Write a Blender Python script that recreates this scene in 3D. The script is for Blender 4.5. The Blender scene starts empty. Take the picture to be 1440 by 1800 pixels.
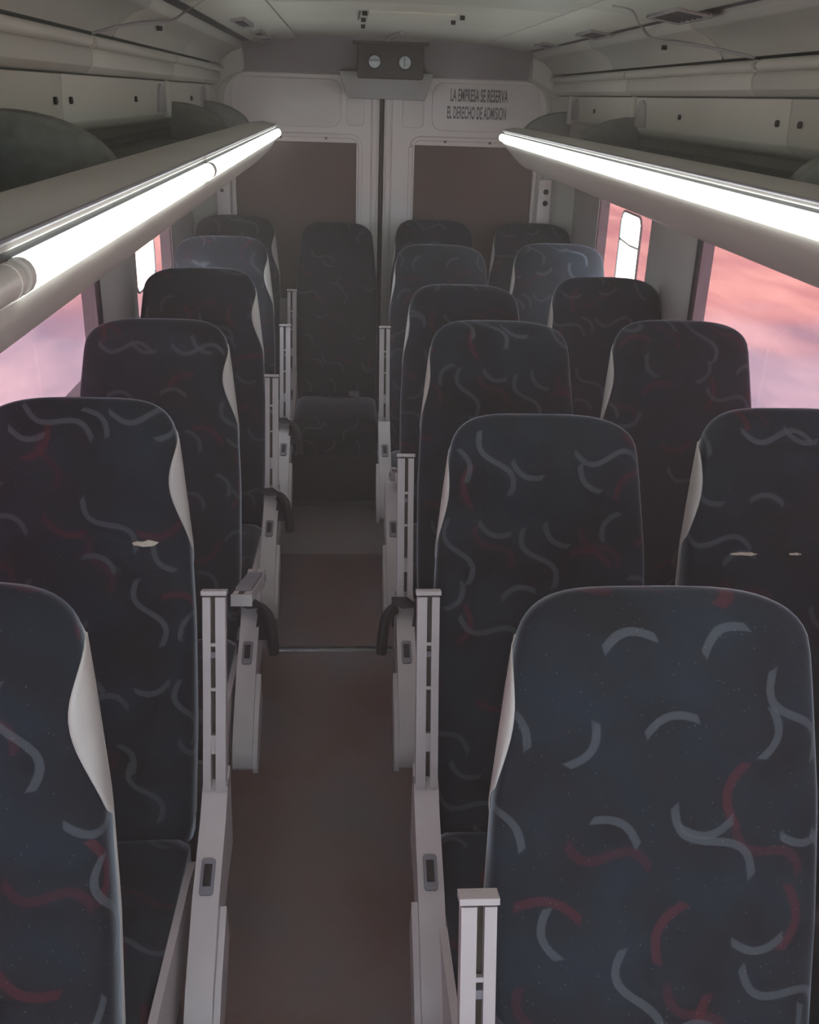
import bpy, bmesh, math, random
from mathutils import Vector, Matrix
from math import sin, cos, pi, radians

S = bpy.context.scene
COL = S.collection
random.seed(4)

# ------------------------------------------------------------------ camera
W_PX = 1440.0
F_PX, PITCH, YAW, ROLL = 1700.0, radians(23.227), radians(4.19), radians(1.943)
CAM = Vector((-.19, 0, 1.81))
fw = Vector((sin(YAW)*cos(PITCH), cos(YAW)*cos(PITCH), -sin(PITCH)))
rt = Vector((cos(YAW), -sin(YAW), 0)); up = rt.cross(fw)
r2 = cos(ROLL)*rt + sin(ROLL)*up
u2 = -sin(ROLL)*rt + cos(ROLL)*up
cd = bpy.data.cameras.new('camera'); co = bpy.data.objects.new('camera', cd); COL.objects.link(co)
m = Matrix((r2, u2, -fw)).transposed().to_4x4(); m.translation = CAM
co.matrix_world = m
cd.sensor_fit = 'VERTICAL'; cd.sensor_height = 24.0; cd.lens = 24.0*F_PX/1800.0
cd.clip_start = .02; cd.clip_end = 400
S.camera = co

# ------------------------------------------------------------------ world, sun, exposure
w = bpy.data.worlds.new('world'); S.world = w; w.use_nodes = True
bg = w.node_tree.nodes['Background']
bg.inputs[0].default_value = (.80, .90, 1.0, 1); bg.inputs[1].default_value = 2.1
sd = bpy.data.lights.new('sun', 'SUN'); sd.energy = 3.6; sd.angle = radians(.6); sd.color = (1, .95, .88)
so = bpy.data.objects.new('sun', sd); COL.objects.link(so)
so.rotation_euler = Vector((-.25, -.55, -.80)).to_track_quat('-Z', 'Y').to_euler()
S.view_settings.view_transform = 'Standard'; S.view_settings.look = 'None'
S.view_settings.gamma = 1.0; S.view_settings.use_curve_mapping = False
S.view_settings.exposure = 2.1

# ------------------------------------------------------------------ materials
def nmat(name):
    mt = bpy.data.materials.new(name); mt.use_nodes = True
    return mt, mt.node_tree, mt.node_tree.nodes['Principled BSDF']

def noise_mat(name, c1, c2, scale=6, rough=.5, bump=.0, bscale=200, metal=0, coat=0, detail=4, spec=.5):
    mt, nt, p = nmat(name)
    N, L = nt.nodes, nt.links
    tc = N.new('ShaderNodeTexCoord')
    n = N.new('ShaderNodeTexNoise'); n.inputs['Scale'].default_value = scale; n.inputs['Detail'].default_value = detail
    L.new(tc.outputs['Object'], n.inputs['Vector'])
    r = N.new('ShaderNodeValToRGB'); r.color_ramp.elements[0].position = .35; r.color_ramp.elements[1].position = .65
    r.color_ramp.elements[0].color = (*c1, 1); r.color_ramp.elements[1].color = (*c2, 1)
    L.new(n.outputs['Fac'], r.inputs[0]); L.new(r.outputs[0], p.inputs['Base Color'])
    p.inputs['Roughness'].default_value = rough; p.inputs['Metallic'].default_value = metal
    p.inputs['Coat Weight'].default_value = coat; p.inputs['Specular IOR Level'].default_value = spec
    if bump:
        b = N.new('ShaderNodeTexNoise'); b.inputs['Scale'].default_value = bscale
        L.new(tc.outputs['Object'], b.inputs['Vector'])
        bp = N.new('ShaderNodeBump'); bp.inputs['Strength'].default_value = bump; bp.inputs['Distance'].default_value = .002
        L.new(b.outputs['Fac'], bp.inputs['Height']); L.new(bp.outputs[0], p.inputs['Normal'])
    return mt

def stroke_group():
    """one wavy or arched brush stroke per cell of a 2D grid, turned and shifted at random"""
    g = bpy.data.node_groups.new('stroke', 'ShaderNodeTree')
    I, O = g.interface.new_socket, None
    I('UV', in_out='INPUT', socket_type='NodeSocketVector')
    for n_, d in (('Cell', .16), ('Seed', 0.), ('Amp', .012), ('Period', .12), ('Length', .12), ('Width', .010), ('Base Angle', 0.), ('Spread', 1.), ('Presence', .8), ('Phase', 0.)):
        s = I(n_, in_out='INPUT', socket_type='NodeSocketFloat'); s.default_value = d
    I('Mask', in_out='OUTPUT', socket_type='NodeSocketFloat')
    N, L = g.nodes, g.links
    gi = N.new('NodeGroupInput'); go = N.new('NodeGroupOutput')
    def M(op, a, b=None, c=None):
        nd = N.new('ShaderNodeMath'); nd.operation = op
        for k, x in enumerate((a, b, c)):
            if x is None: continue
            if isinstance(x, (int, float)): nd.inputs[k].default_value = x
            else: L.new(x, nd.inputs[k])
        return nd.outputs[0]
    def V(op, a, b=None):
        nd = N.new('ShaderNodeVectorMath'); nd.operation = op
        for k, x in enumerate((a, b)):
            if x is None: continue
            if isinstance(x, tuple): nd.inputs[k].default_value = x
            else: L.new(x, nd.inputs[k])
        return nd.outputs[0]
    cx = N.new('ShaderNodeCombineXYZ'); L.new(gi.outputs['Cell'], cx.inputs[0]); L.new(gi.outputs['Cell'], cx.inputs[1]); cx.inputs[2].default_value = 1
    sx = N.new('ShaderNodeCombineXYZ'); L.new(gi.outputs['Seed'], sx.inputs[0]); L.new(M('MULTIPLY', gi.outputs['Seed'], 1.37), sx.inputs[1])
    q = V('ADD', V('DIVIDE', gi.outputs['UV'], cx.outputs[0]), sx.outputs[0])
    # brick-like shift of alternate rows hides the grid
    sp = N.new('ShaderNodeSeparateXYZ'); L.new(q, sp.inputs[0])
    row = M('FLOOR', sp.outputs[1])
    c2 = N.new('ShaderNodeCombineXYZ'); L.new(M('ADD', sp.outputs[0], M('MULTIPLY', row, .43)), c2.inputs[0]); L.new(sp.outputs[1], c2.inputs[1])
    q = c2.outputs[0]
    cell = V('FLOOR', q); fr = V('SUBTRACT', q, cell)
    wn = N.new('ShaderNodeTexWhiteNoise'); wn.noise_dimensions = '3D'; L.new(cell, wn.inputs['Vector'])
    rs = N.new('ShaderNodeSeparateColor'); L.new(wn.outputs['Color'], rs.inputs[0])
    off = N.new('ShaderNodeCombineXYZ')
    L.new(M('ADD', M('MULTIPLY', rs.outputs[0], .22), .39), off.inputs[0]); L.new(M('ADD', M('MULTIPLY', rs.outputs[1], .22), .39), off.inputs[1])
    loc = V('MULTIPLY', V('SUBTRACT', fr, off.outputs[0]), cx.outputs[0])
    ang = M('ADD', gi.outputs['Base Angle'], M('MULTIPLY', M('SUBTRACT', rs.outputs[2], .5), M('MULTIPLY', gi.outputs['Spread'], 6.283)))
    vr = N.new('ShaderNodeVectorRotate'); vr.rotation_type = 'Z_AXIS'; L.new(loc, vr.inputs['Vector']); L.new(ang, vr.inputs['Angle'])
    s2 = N.new('ShaderNodeSeparateXYZ'); L.new(vr.outputs[0], s2.inputs[0])
    ph = M('ADD', M('DIVIDE', M('MULTIPLY', s2.outputs[0], 6.283), gi.outputs['Period']), gi.outputs['Phase'])
    y = M('SUBTRACT', s2.outputs[1], M('MULTIPLY', M('SINE', ph), gi.outputs['Amp']))
    slope = M('MULTIPLY', M('COSINE', ph), M('DIVIDE', M('MULTIPLY', gi.outputs['Amp'], 6.283), gi.outputs['Period']))
    norm = M('SQRT', M('ADD', M('MULTIPLY', slope, slope), 1.0))
    d = M('DIVIDE', M('ABSOLUTE', y), norm)
    wob = N.new('ShaderNodeTexNoise'); wob.inputs['Scale'].default_value = 220; L.new(gi.outputs['UV'], wob.inputs['Vector'])
    hw = M('MULTIPLY', gi.outputs['Width'], M('ADD', .42, M('MULTIPLY', wob.outputs['Fac'], .16)))
    a = N.new('ShaderNodeMapRange'); L.new(M('SUBTRACT', hw, d), a.inputs[0]); a.inputs[1].default_value = -.0006; a.inputs[2].default_value = .0006
    e = N.new('ShaderNodeMapRange'); L.new(M('SUBTRACT', M('MULTIPLY', gi.outputs['Length'], .5), M('ABSOLUTE', s2.outputs[0])), e.inputs[0])
    e.inputs[1].default_value = -.0008; e.inputs[2].default_value = .0008
    wn2 = N.new('ShaderNodeTexWhiteNoise'); wn2.noise_dimensions = '3D'; L.new(V('ADD', cell, (7.3, 3.1, 5.)), wn2.inputs['Vector'])
    pr = M('LESS_THAN', wn2.outputs['Value'], gi.outputs['Presence'])
    L.new(M('MULTIPLY', M('MULTIPLY', a.outputs[0], e.outputs[0]), pr), go.inputs['Mask'])
    return g
STROKE = stroke_group()

def fabric_mat():
    mt, nt, p = nmat('patterned_velour')
    N, L = nt.nodes, nt.links
    uv = N.new('ShaderNodeUVMap'); uv.uv_map = 'UVMap'
    oi = N.new('ShaderNodeObjectInfo')
    mul = N.new('ShaderNodeMath'); mul.operation = 'MULTIPLY'; mul.inputs[1].default_value = 9.0; L.new(oi.outputs['Random'], mul.inputs[0])
    cb = N.new('ShaderNodeCombineXYZ'); L.new(mul.outputs[0], cb.inputs[0]); L.new(mul.outputs[0], cb.inputs[1])
    va = N.new('ShaderNodeVectorMath'); va.operation = 'ADD'; L.new(uv.outputs[0], va.inputs[0]); L.new(cb.outputs[0], va.inputs[1])
    # slow irregular scatter of the base colour
    n1 = N.new('ShaderNodeTexNoise'); n1.inputs['Scale'].default_value = 9; n1.inputs['Detail'].default_value = 3; L.new(va.outputs[0], n1.inputs['Vector'])
    base = N.new('ShaderNodeValToRGB'); e = base.color_ramp.elements
    e[0].position = .35; e[0].color = (.017, .017, .020, 1); e[1].position = .62; e[1].color = (.020, .027, .037, 1)
    L.new(n1.outputs['Fac'], base.inputs[0])
    cur = base.outputs[0]
    def layer(cur, color, fac, **k):
        g = N.new('ShaderNodeGroup'); g.node_tree = STROKE; L.new(va.outputs[0], g.inputs['UV'])
        for kk, v in k.items(): g.inputs[kk.replace('_', ' ')].default_value = v
        mm = N.new('ShaderNodeMath'); mm.operation = 'MULTIPLY'; mm.inputs[1].default_value = fac; L.new(g.outputs[0], mm.inputs[0])
        mx = N.new('ShaderNodeMix'); mx.data_type = 'RGBA'; L.new(mm.outputs[0], mx.inputs[0]); L.new(cur, mx.inputs[6]); mx.inputs[7].default_value = (*color, 1)
        return mx.outputs[2]
    red = (.115, .024, .034); grey = (.095, .105, .12)
    cur = layer(cur, red, .50, Cell=.15, Seed=3.3, Amp=.016, Period=.16, Length=.085, Width=.012, Phase=1.57, Presence=.55, Spread=1.)
    cur = layer(cur, red, .32, Cell=.19, Seed=8.7, Amp=.014, Period=.11, Length=.11, Width=.012, Phase=0., Presence=.5, Spread=.3, Base_Angle=.6)
    cur = layer(cur, grey, .62, Cell=.125, Seed=1.6, Amp=.018, Period=.15, Length=.068, Width=.0105, Phase=1.57, Presence=.72, Spread=1.)
    cur = layer(cur, grey, .62, Cell=.185, Seed=5.1, Amp=.019, Period=.14, Length=.138, Width=.0105, Phase=0., Presence=.8, Spread=.22, Base_Angle=.75)
    # lint
    vo = N.new('ShaderNodeTexVoronoi'); vo.inputs['Scale'].default_value = 150; L.new(va.outputs[0], vo.inputs['Vector'])
    lt = N.new('ShaderNodeMapRange'); L.new(vo.outputs['Distance'], lt.inputs[0]); lt.inputs[1].default_value = .13; lt.inputs[2].default_value = .06
    sc = N.new('ShaderNodeSeparateColor'); L.new(vo.outputs['Color'], sc.inputs[0])
    th = N.new('ShaderNodeMath'); th.operation = 'GREATER_THAN'; th.inputs[1].default_value = .68; L.new(sc.outputs[0], th.inputs[0])
    mm = N.new('ShaderNodeMath'); mm.operation = 'MULTIPLY'; L.new(lt.outputs[0], mm.inputs[0]); L.new(th.outputs[0], mm.inputs[1])
    m3 = N.new('ShaderNodeMath'); m3.operation = 'MULTIPLY'; m3.inputs[1].default_value = .6; L.new(mm.outputs[0], m3.inputs[0])
    mx = N.new('ShaderNodeMix'); mx.data_type = 'RGBA'; L.new(m3.outputs[0], mx.inputs[0]); L.new(cur, mx.inputs[6]); mx.inputs[7].default_value = (.30, .36, .36, 1)
    L.new(mx.outputs[2], p.inputs['Base Color'])
    p.inputs['Roughness'].default_value = .85; p.inputs['Specular IOR Level'].default_value = .2
    p.inputs['Sheen Weight'].default_value = .9; p.inputs['Sheen Roughness'].default_value = .3
    p.inputs['Sheen Tint'].default_value = (.75, .8, .9, 1)
    n2 = N.new('ShaderNodeTexNoise'); n2.inputs['Scale'].default_value = 900; L.new(uv.outputs[0], n2.inputs['Vector'])
    bp = N.new('ShaderNodeBump'); bp.inputs['Strength'].default_value = .15; bp.inputs['Distance'].default_value = .001
    L.new(n2.outputs['Fac'], bp.inputs['Height']); L.new(bp.outputs[0], p.inputs['Normal'])
    return mt

FAB = fabric_mat()
VINYL = noise_mat('cream_vinyl', (.50, .47, .44), (.58, .55, .51), 5, .42, .15, 300)
PLAST = noise_mat('beige_grey_plastic', (.53, .475, .475), (.58, .52, .515), 7, .38, .08, 500)
PADG = noise_mat('grey_pad', (.20, .19, .215), (.24, .225, .25), 10, .6, .1, 400)
DARKP = noise_mat('dark_grey_plastic', (.06, .06, .065), (.085, .085, .09), 12, .45)
BLACK = noise_mat('black_rubber', (.014, .010, .009), (.022, .016, .015), 20, .6)
CORE = noise_mat('brown_metal_core', (.05, .035, .025), (.085, .06, .04), 14, .55, metal=.3)
METAL = noise_mat('scuffed_steel', (.45, .45, .46), (.6, .6, .62), 30, .3, metal=1)
SHELLB = noise_mat('seat_shell_plastic', (.10, .10, .105), (.13, .13, .135), 8, .5)
BELT = noise_mat('black_webbing', (.018, .014, .018), (.03, .024, .03), 60, .8, .3, 700)
CEIL = noise_mat('ceiling_liner', (.50, .48, .42), (.55, .53, .465), 2.5, .6, .15, 350)
LINER = noise_mat('side_liner', (.54, .52, .45), (.59, .565, .49), 2, .5, .1, 300)
HEADER = noise_mat('header_liner', (.34, .31, .31), (.38, .35, .345), 3, .7, .2, 350)
RACKP = noise_mat('rack_plastic', (.56, .54, .50), (.61, .585, .54), 3, .45, .08, 300)
CARPET = noise_mat('grey_rack_carpet', (.17, .17, .145), (.21, .21, .18), 40, .95, .5, 900)
DOORP = noise_mat('white_door_paint', (.76, .70, .66), (.81, .75, .70), 3, .38)
BOARD = noise_mat('brown_window_board', (.11, .062, .050), (.145, .078, .062), 2.5, .5)
PILLAR = noise_mat('pillar_liner', (.38, .365, .345), (.42, .405, .38), 4, .6, .1, 300)
LETTER = noise_mat('lettering_ink', (.08, .07, .07), (.10, .09, .09), 10, .6)
BOXM = noise_mat('lamp_box_plastic', (.055, .045, .045), (.07, .06, .058), 9, .55)
FOAM = noise_mat('torn_foam', (.55, .50, .38), (.65, .6, .48), 60, .9)
DISC = noise_mat('pale_lens', (.55, .62, .64), (.72, .78, .80), 60, .25)

def floor_mat(name, a, b, c, rough=.45):
    mt, nt, p = nmat(name); N, L = nt.nodes, nt.links
    tc = N.new('ShaderNodeTexCoord')
    n = N.new('ShaderNodeTexNoise'); n.inputs['Scale'].default_value = 3.2; n.inputs['Detail'].default_value = 5; L.new(tc.outputs['Object'], n.inputs['Vector'])
    r = N.new('ShaderNodeValToRGB'); e = r.color_ramp.elements
    e[0].position = .32; e[0].color = (*a, 1); e[1].position = .68; e[1].color = (*c, 1)
    x = e.new(.5); x.color = (*b, 1)
    L.new(n.outputs['Fac'], r.inputs[0])
    n2 = N.new('ShaderNodeTexNoise'); n2.inputs['Scale'].default_value = 260; L.new(tc.outputs['Object'], n2.inputs['Vector'])
    mr = N.new('ShaderNodeMapRange'); L.new(n2.outputs['Fac'], mr.inputs[0]); mr.inputs[3].default_value = .8; mr.inputs[4].default_value = 1.2
    vm = N.new('ShaderNodeVectorMath'); vm.operation = 'SCALE'; L.new(r.outputs[0], vm.inputs[0]); L.new(mr.outputs[0], vm.inputs['Scale'])
    L.new(vm.outputs[0], p.inputs['Base Color']); p.inputs['Roughness'].default_value = rough
    return mt
FLOORM = floor_mat('worn_vinyl_floor', (.20, .105, .088), (.22, .140, .130), (.20, .155, .165))
FLOORB = floor_mat('light_spill_floor', (.33, .26, .235), (.36, .30, .275), (.33, .30, .31), .4)  # paler tone imitates light spilling onto the aisle floor

def tint_mat():
    mt = bpy.data.materials.new('rose_tinted_film'); mt.use_nodes = True
    nt = mt.node_tree; N, L = nt.nodes, nt.links; N.clear()
    o = N.new('ShaderNodeOutputMaterial'); t = N.new('ShaderNodeBsdfTransparent'); g = N.new('ShaderNodeBsdfGlossy')
    tc = N.new('ShaderNodeTexCoord'); n = N.new('ShaderNodeTexNoise'); n.inputs['Scale'].default_value = 3
    L.new(tc.outputs['Object'], n.inputs['Vector'])
    r = N.new('ShaderNodeValToRGB'); r.color_ramp.elements[0].color = (.345, .268, .288, 1); r.color_ramp.elements[1].color = (.375, .288, .308, 1)
    L.new(n.outputs['Fac'], r.inputs[0]); L.new(r.outputs[0], t.inputs[0])
    g.inputs['Roughness'].default_value = .05
    mx = N.new('ShaderNodeMixShader'); mx.inputs[0].default_value = .05
    L.new(t.outputs[0], mx.inputs[1]); L.new(g.outputs[0], mx.inputs[2]); L.new(mx.outputs[0], o.inputs[0])
    return mt
TINT = tint_mat()

def emit_mat(name, col, st):
    mt, nt, p = nmat(name); N, L = nt.nodes, nt.links
    tc = N.new('ShaderNodeTexCoord'); n = N.new('ShaderNodeTexNoise'); n.inputs['Scale'].default_value = 7; L.new(tc.outputs['Object'], n.inputs['Vector'])
    mr = N.new('ShaderNodeMapRange'); L.new(n.outputs['Fac'], mr.inputs[0]); mr.inputs[3].default_value = st*.75; mr.inputs[4].default_value = st*1.25
    p.inputs['Base Color'].default_value = (.8, .8, .78, 1); p.inputs['Emission Color'].default_value = (*col, 1)
    L.new(mr.outputs[0], p.inputs['Emission Strength']); p.inputs['Roughness'].default_value = .3
    return mt
TUBE = emit_mat('lit_tube_cover', (.95, 1.0, .95), 1.9)
TUBEOFF = noise_mat('unlit_tube_cover', (.55, .52, .48), (.62, .59, .55), 6, .3)

# ------------------------------------------------------------------ mesh helpers
def tag(o, label=None, cat=None, group=None, kind=None):
    if label: o['label'] = label
    if cat: o['category'] = cat
    if group: o['group'] = group
    if kind: o['kind'] = kind
    return o

def link(name, me, mat, parent=None, smooth=True):
    me.materials.clear(); me.materials.append(mat)
    if smooth:
        for pl in me.polygons: pl.use_smooth = True
    o = bpy.data.objects.new(name, me); COL.objects.link(o)
    if parent: o.parent = parent
    return o

def sharp(me, ang=40):
    try: me.set_sharp_from_angle(angle=radians(ang))
    except Exception: pass

def bmobj(name, bm, mat, parent=None, bevel=0, seg=2, smooth=True):
    if bevel:
        bmesh.ops.remove_doubles(bm, verts=bm.verts, dist=1e-6)
        es = [e for e in bm.edges if len(e.link_faces) == 2 and e.calc_face_angle(0) > radians(35)]
        bmesh.ops.bevel(bm, geom=es, offset=bevel, segments=seg, affect='EDGES', clamp_overlap=True, profile=.5)
    bmesh.ops.recalc_face_normals(bm, faces=bm.faces)
    me = bpy.data.meshes.new(name); bm.to_mesh(me); bm.free()
    o = link(name, me, mat, parent, smooth)
    if smooth: sharp(me)
    return o

def box(bm, x0, x1, y0, y1, z0, z1, M=None):
    vs = [bm.verts.new((x, y, z)) for z in (z0, z1) for y in (y0, y1) for x in (x0, x1)]
    for f in ((0, 2, 3, 1), (4, 5, 7, 6), (0, 1, 5, 4), (2, 6, 7, 3), (0, 4, 6, 2), (1, 3, 7, 5)):
        bm.faces.new([vs[i] for i in f])
    if M is not None: bmesh.ops.transform(bm, matrix=M, verts=vs)
    return vs

def prism(bm, pts, a0, a1, axis='x'):
    """extrude a closed 2D outline along an axis; the outline is given in the other two axes"""
    def P(a, p):
        return {'x': (a, p[0], p[1]), 'y': (p[0], a, p[1]), 'z': (p[0], p[1], a)}[axis]
    A = [bm.verts.new(P(a0, p)) for p in pts]; B = [bm.verts.new(P(a1, p)) for p in pts]
    n = len(pts)
    bm.faces.new(A); bm.faces.new(B[::-1])
    for i in range(n): bm.faces.new((A[i], B[i], B[(i+1) % n], A[(i+1) % n]))
    return A+B

def cyl(bm, c, r, h, axis='x', n=16):
    pts = []
    for k in range(n):
        a = 2*pi*k/n; pts.append((cos(a)*r, sin(a)*r))
    if axis == 'x': return prism(bm, [(c[1]+p[0], c[2]+p[1]) for p in pts], c[0]-h/2, c[0]+h/2, 'x')
    if axis == 'y': return prism(bm, [(c[0]+p[0], c[2]+p[1]) for p in pts], c[1]-h/2, c[1]+h/2, 'y')
    return prism(bm, [(c[0]+p[0], c[1]+p[1]) for p in pts], c[2]-h/2, c[2]+h/2, 'z')

def tube(bm, pts, rx, ry=None, n=10, flat=None):
    """swept strap/tube; flat = unit vector of the wide direction"""
    ry = ry or rx; rings = []
    pts = [Vector(p) for p in pts]
    for i, p in enumerate(pts):
        t = (pts[min(i+1, len(pts)-1)]-pts[max(i-1, 0)]).normalized()
        a = Vector(flat) if flat else Vector((0, 0, 1))
        if abs(a.dot(t)) > .95: a = Vector((1, 0, 0))
        a = (a-t*a.dot(t)).normalized(); b = t.cross(a)
        rings.append([bm.verts.new(p+a*cos(2*pi*k/n)*rx+b*sin(2*pi*k/n)*ry) for k in range(n)])
    for A, B in zip(rings, rings[1:]):
        for k in range(n): bm.faces.new((A[k], A[(k+1) % n], B[(k+1) % n], B[k]))
    bm.faces.new(rings[0][::-1]); bm.faces.new(rings[-1])

def spline(pts, n=8):
    out = []; P = [Vector(p) for p in pts]
    for i in range(len(P)-1):
        p0, p1, p2, p3 = P[max(i-1, 0)], P[i], P[i+1], P[min(i+2, len(P)-1)]
        for k in range(n):
            t = k/n
            out.append(.5*((2*p1)+(p2-p0)*t+(2*p0-5*p1+4*p2-p3)*t*t+(3*p1-p0-3*p2+p3)*t**3))
    out.append(P[-1]); return out

def strip(bm, prof, y0, y1, th=None, sgn=1):
    """open XZ profile extruded along y into a thin solid (th = list of offset vectors or one)"""
    n = len(prof)
    back = [(p[0]+th[0], p[1]+th[1]) for p in prof]
    pts = [(sgn*p[0], p[1]) for p in prof]+[(sgn*p[0], p[1]) for p in back[::-1]]
    return prism(bm, pts, y0, y1, 'y')

def empty(name, loc=(0, 0, 0)):
    o = bpy.data.objects.new(name, None); COL.objects.link(o); o.location = loc; o.empty_display_size = .1
    return o

def copy_tree(o, parent=None):
    c = o.copy(); COL.objects.link(c); c.parent = parent
    for ch in list(o.children): copy_tree(ch, c)
    return c

# ------------------------------------------------------------------ the setting
Y_REAR, Y_FRONT = 4.92, -.75
XW = .93

# floor
bm = bmesh.new(); box(bm, -.97, .97, Y_FRONT, 2.965, -.04, 0)
fl = bmobj('floor', bm, FLOORM, smooth=False); tag(fl, kind='structure')
bm = bmesh.new(); box(bm, -.97, .97, 2.975, 3.74, -.04, .002); o = bmobj('floor_sheet', bm, FLOORM, fl, smooth=False)
bm = bmesh.new(); box(bm, -.97, .97, 3.743, 5.0, -.04, .004); o = bmobj('floor_sheet', bm, FLOORB, fl, smooth=False); o['label'] = 'floor sheet before the rear seat, light spill painted in its paler colour'
bm = bmesh.new(); box(bm, -.45, -.02, 2.952, 2.985, 0, .004); o = bmobj('joint_strip', bm, METAL, fl, bevel=.001); o['label'] = 'metal joint strip across the aisle'

# side walls
def side_wall(sg, name):
    # lower wall below windows
    bm = bmesh.new()
    wins = [(Y_FRONT+.1, 3.09), (3.56, 4.42)] if sg > 0 else [(Y_FRONT+.1, 2.97), (3.42, 4.30)]
    x0, x1 = (XW, XW+.05) if sg > 0 else (-XW-.05, -XW)
    zs, zt = 1.00, 1.56
    box(bm, x0, x1, Y_FRONT, Y_REAR+.2, -.04, zs)
    box(bm, x0, x1, Y_FRONT, Y_REAR+.2, zt, 1.62)
    edges = [Y_FRONT]+[v for w_ in wins for v in w_]+[Y_REAR+.2]
    for a, b in zip(edges[::2], edges[1::2]): box(bm, x0, x1, a, b, zs, zt)
    wl = bmobj(name, bm, PILLAR, smooth=False); tag(wl, kind='structure')
    # padded pillar cover between the windows
    a, b = wins[0][1], wins[1][0]
    bm = bmesh.new()
    pr = [(a-.01, 0), (a+.03, .028), ((a+b)/2, .04), (b-.03, .028), (b+.01, 0)]
    prism(bm, [(sg*(XW-d), y) for y, d in pr], .9, 1.6, 'z')
    bmobj('pillar_cover', bm, PILLAR, wl, bevel=.004)
    bm = bmesh.new(); box(bm, sg*(XW-.012), sg*XW, a-.035, a-.01, 1.0, 1.56); bmobj('window_seal', bm, BLACK, wl, bevel=.003)
    bm = bmesh.new(); box(bm, sg*(XW-.012), sg*XW, b+.008, b+.022, 1.0, 1.56); bmobj('window_seal', bm, PILLAR, wl, bevel=.003)
    # upper wall above the shelf: recessed ribbed panel, seen above the rack
    up_prof = [(XW+.0, 1.58), (.86, 1.70), (.80, 1.72), (.786, 1.735), (.782, 1.832)]
    seams = [Y_FRONT, 2.245, 3.36, 4.42, Y_REAR+.2]
    for i, (y0, y1) in enumerate(zip(seams, seams[1:])):
        bm = bmesh.new(); strip(bm, up_prof, y0+.002, y1-.002, (.03, .0), sg)
        bmobj('liner_panel', bm, LINER, wl, bevel=.003)
    # band above, rounded duct cover in lengths
    bandp = [(.782, 1.836), (.770, 1.838), (.757, 1.850), (.754, 1.872), (.760, 1.890)]
    for y0, y1 in ((Y_FRONT, 2.42), (2.425, 3.52), (3.525, Y_REAR+.1)):
        bm = bmesh.new(); strip(bm, bandp, y0+.001, y1-.001, (.05, 0), sg); bmobj('duct_cover', bm, LINER, wl, bevel=.002)
    # recessed dark shadow slot backing
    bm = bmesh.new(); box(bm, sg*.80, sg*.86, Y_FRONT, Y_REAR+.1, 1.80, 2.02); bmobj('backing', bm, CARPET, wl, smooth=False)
    # bumps/ribs: vertical rounded stiffeners
    for yr in (3.40, 4.40):
        bm = bmesh.new()
        pts = []
        for k in range(13):
            a_ = pi*k/12; pts.append((yr+.055*cos(a_), 1.74+.085*sin(a_)**.6))
        prism(bm, pts, sg*.775, sg*.80, 'x'); bmobj('stiffener', bm, HEADER, wl, bevel=.006)
        bm = bmesh.new(); box(bm, sg*.766, sg*.79, yr+.075, yr+.10, 1.72, 1.835); bmobj('rib', bm, LINER, wl, bevel=.008)
    for y in (2.18, 2.30, 3.0, 4.06):
        bm = bmesh.new(); cyl(bm, (sg*.781, y, 1.780), .0075, .006, 'x', 14); box(bm, sg*.779, sg*.784, y-.004, y+.004, 1.774, 1.787)
        bmobj('fixing_hole', bm, BLACK, wl)
    return wl, wins
wall_l, wins_l = side_wall(-1, 'wall_left')
wall_r, wins_r = side_wall(1, 'wall_right')

# wall added unseen behind the camera to cut front light, open at windscreen height
bm = bmesh.new(); box(bm, -.97, .97, Y_FRONT-.05, Y_FRONT, -.04, 1.28); box(bm, -.97, .97, Y_FRONT-.05, Y_FRONT, 1.90, 2.1)
box(bm, -.97, -.80, Y_FRONT-.05, Y_FRONT, 1.28, 1.90); box(bm, .80, .97, Y_FRONT-.05, Y_FRONT, 1.28, 1.90)
o = bmobj('front_light_blocker', bm, PILLAR, smooth=False); tag(o, kind='structure')

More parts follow.
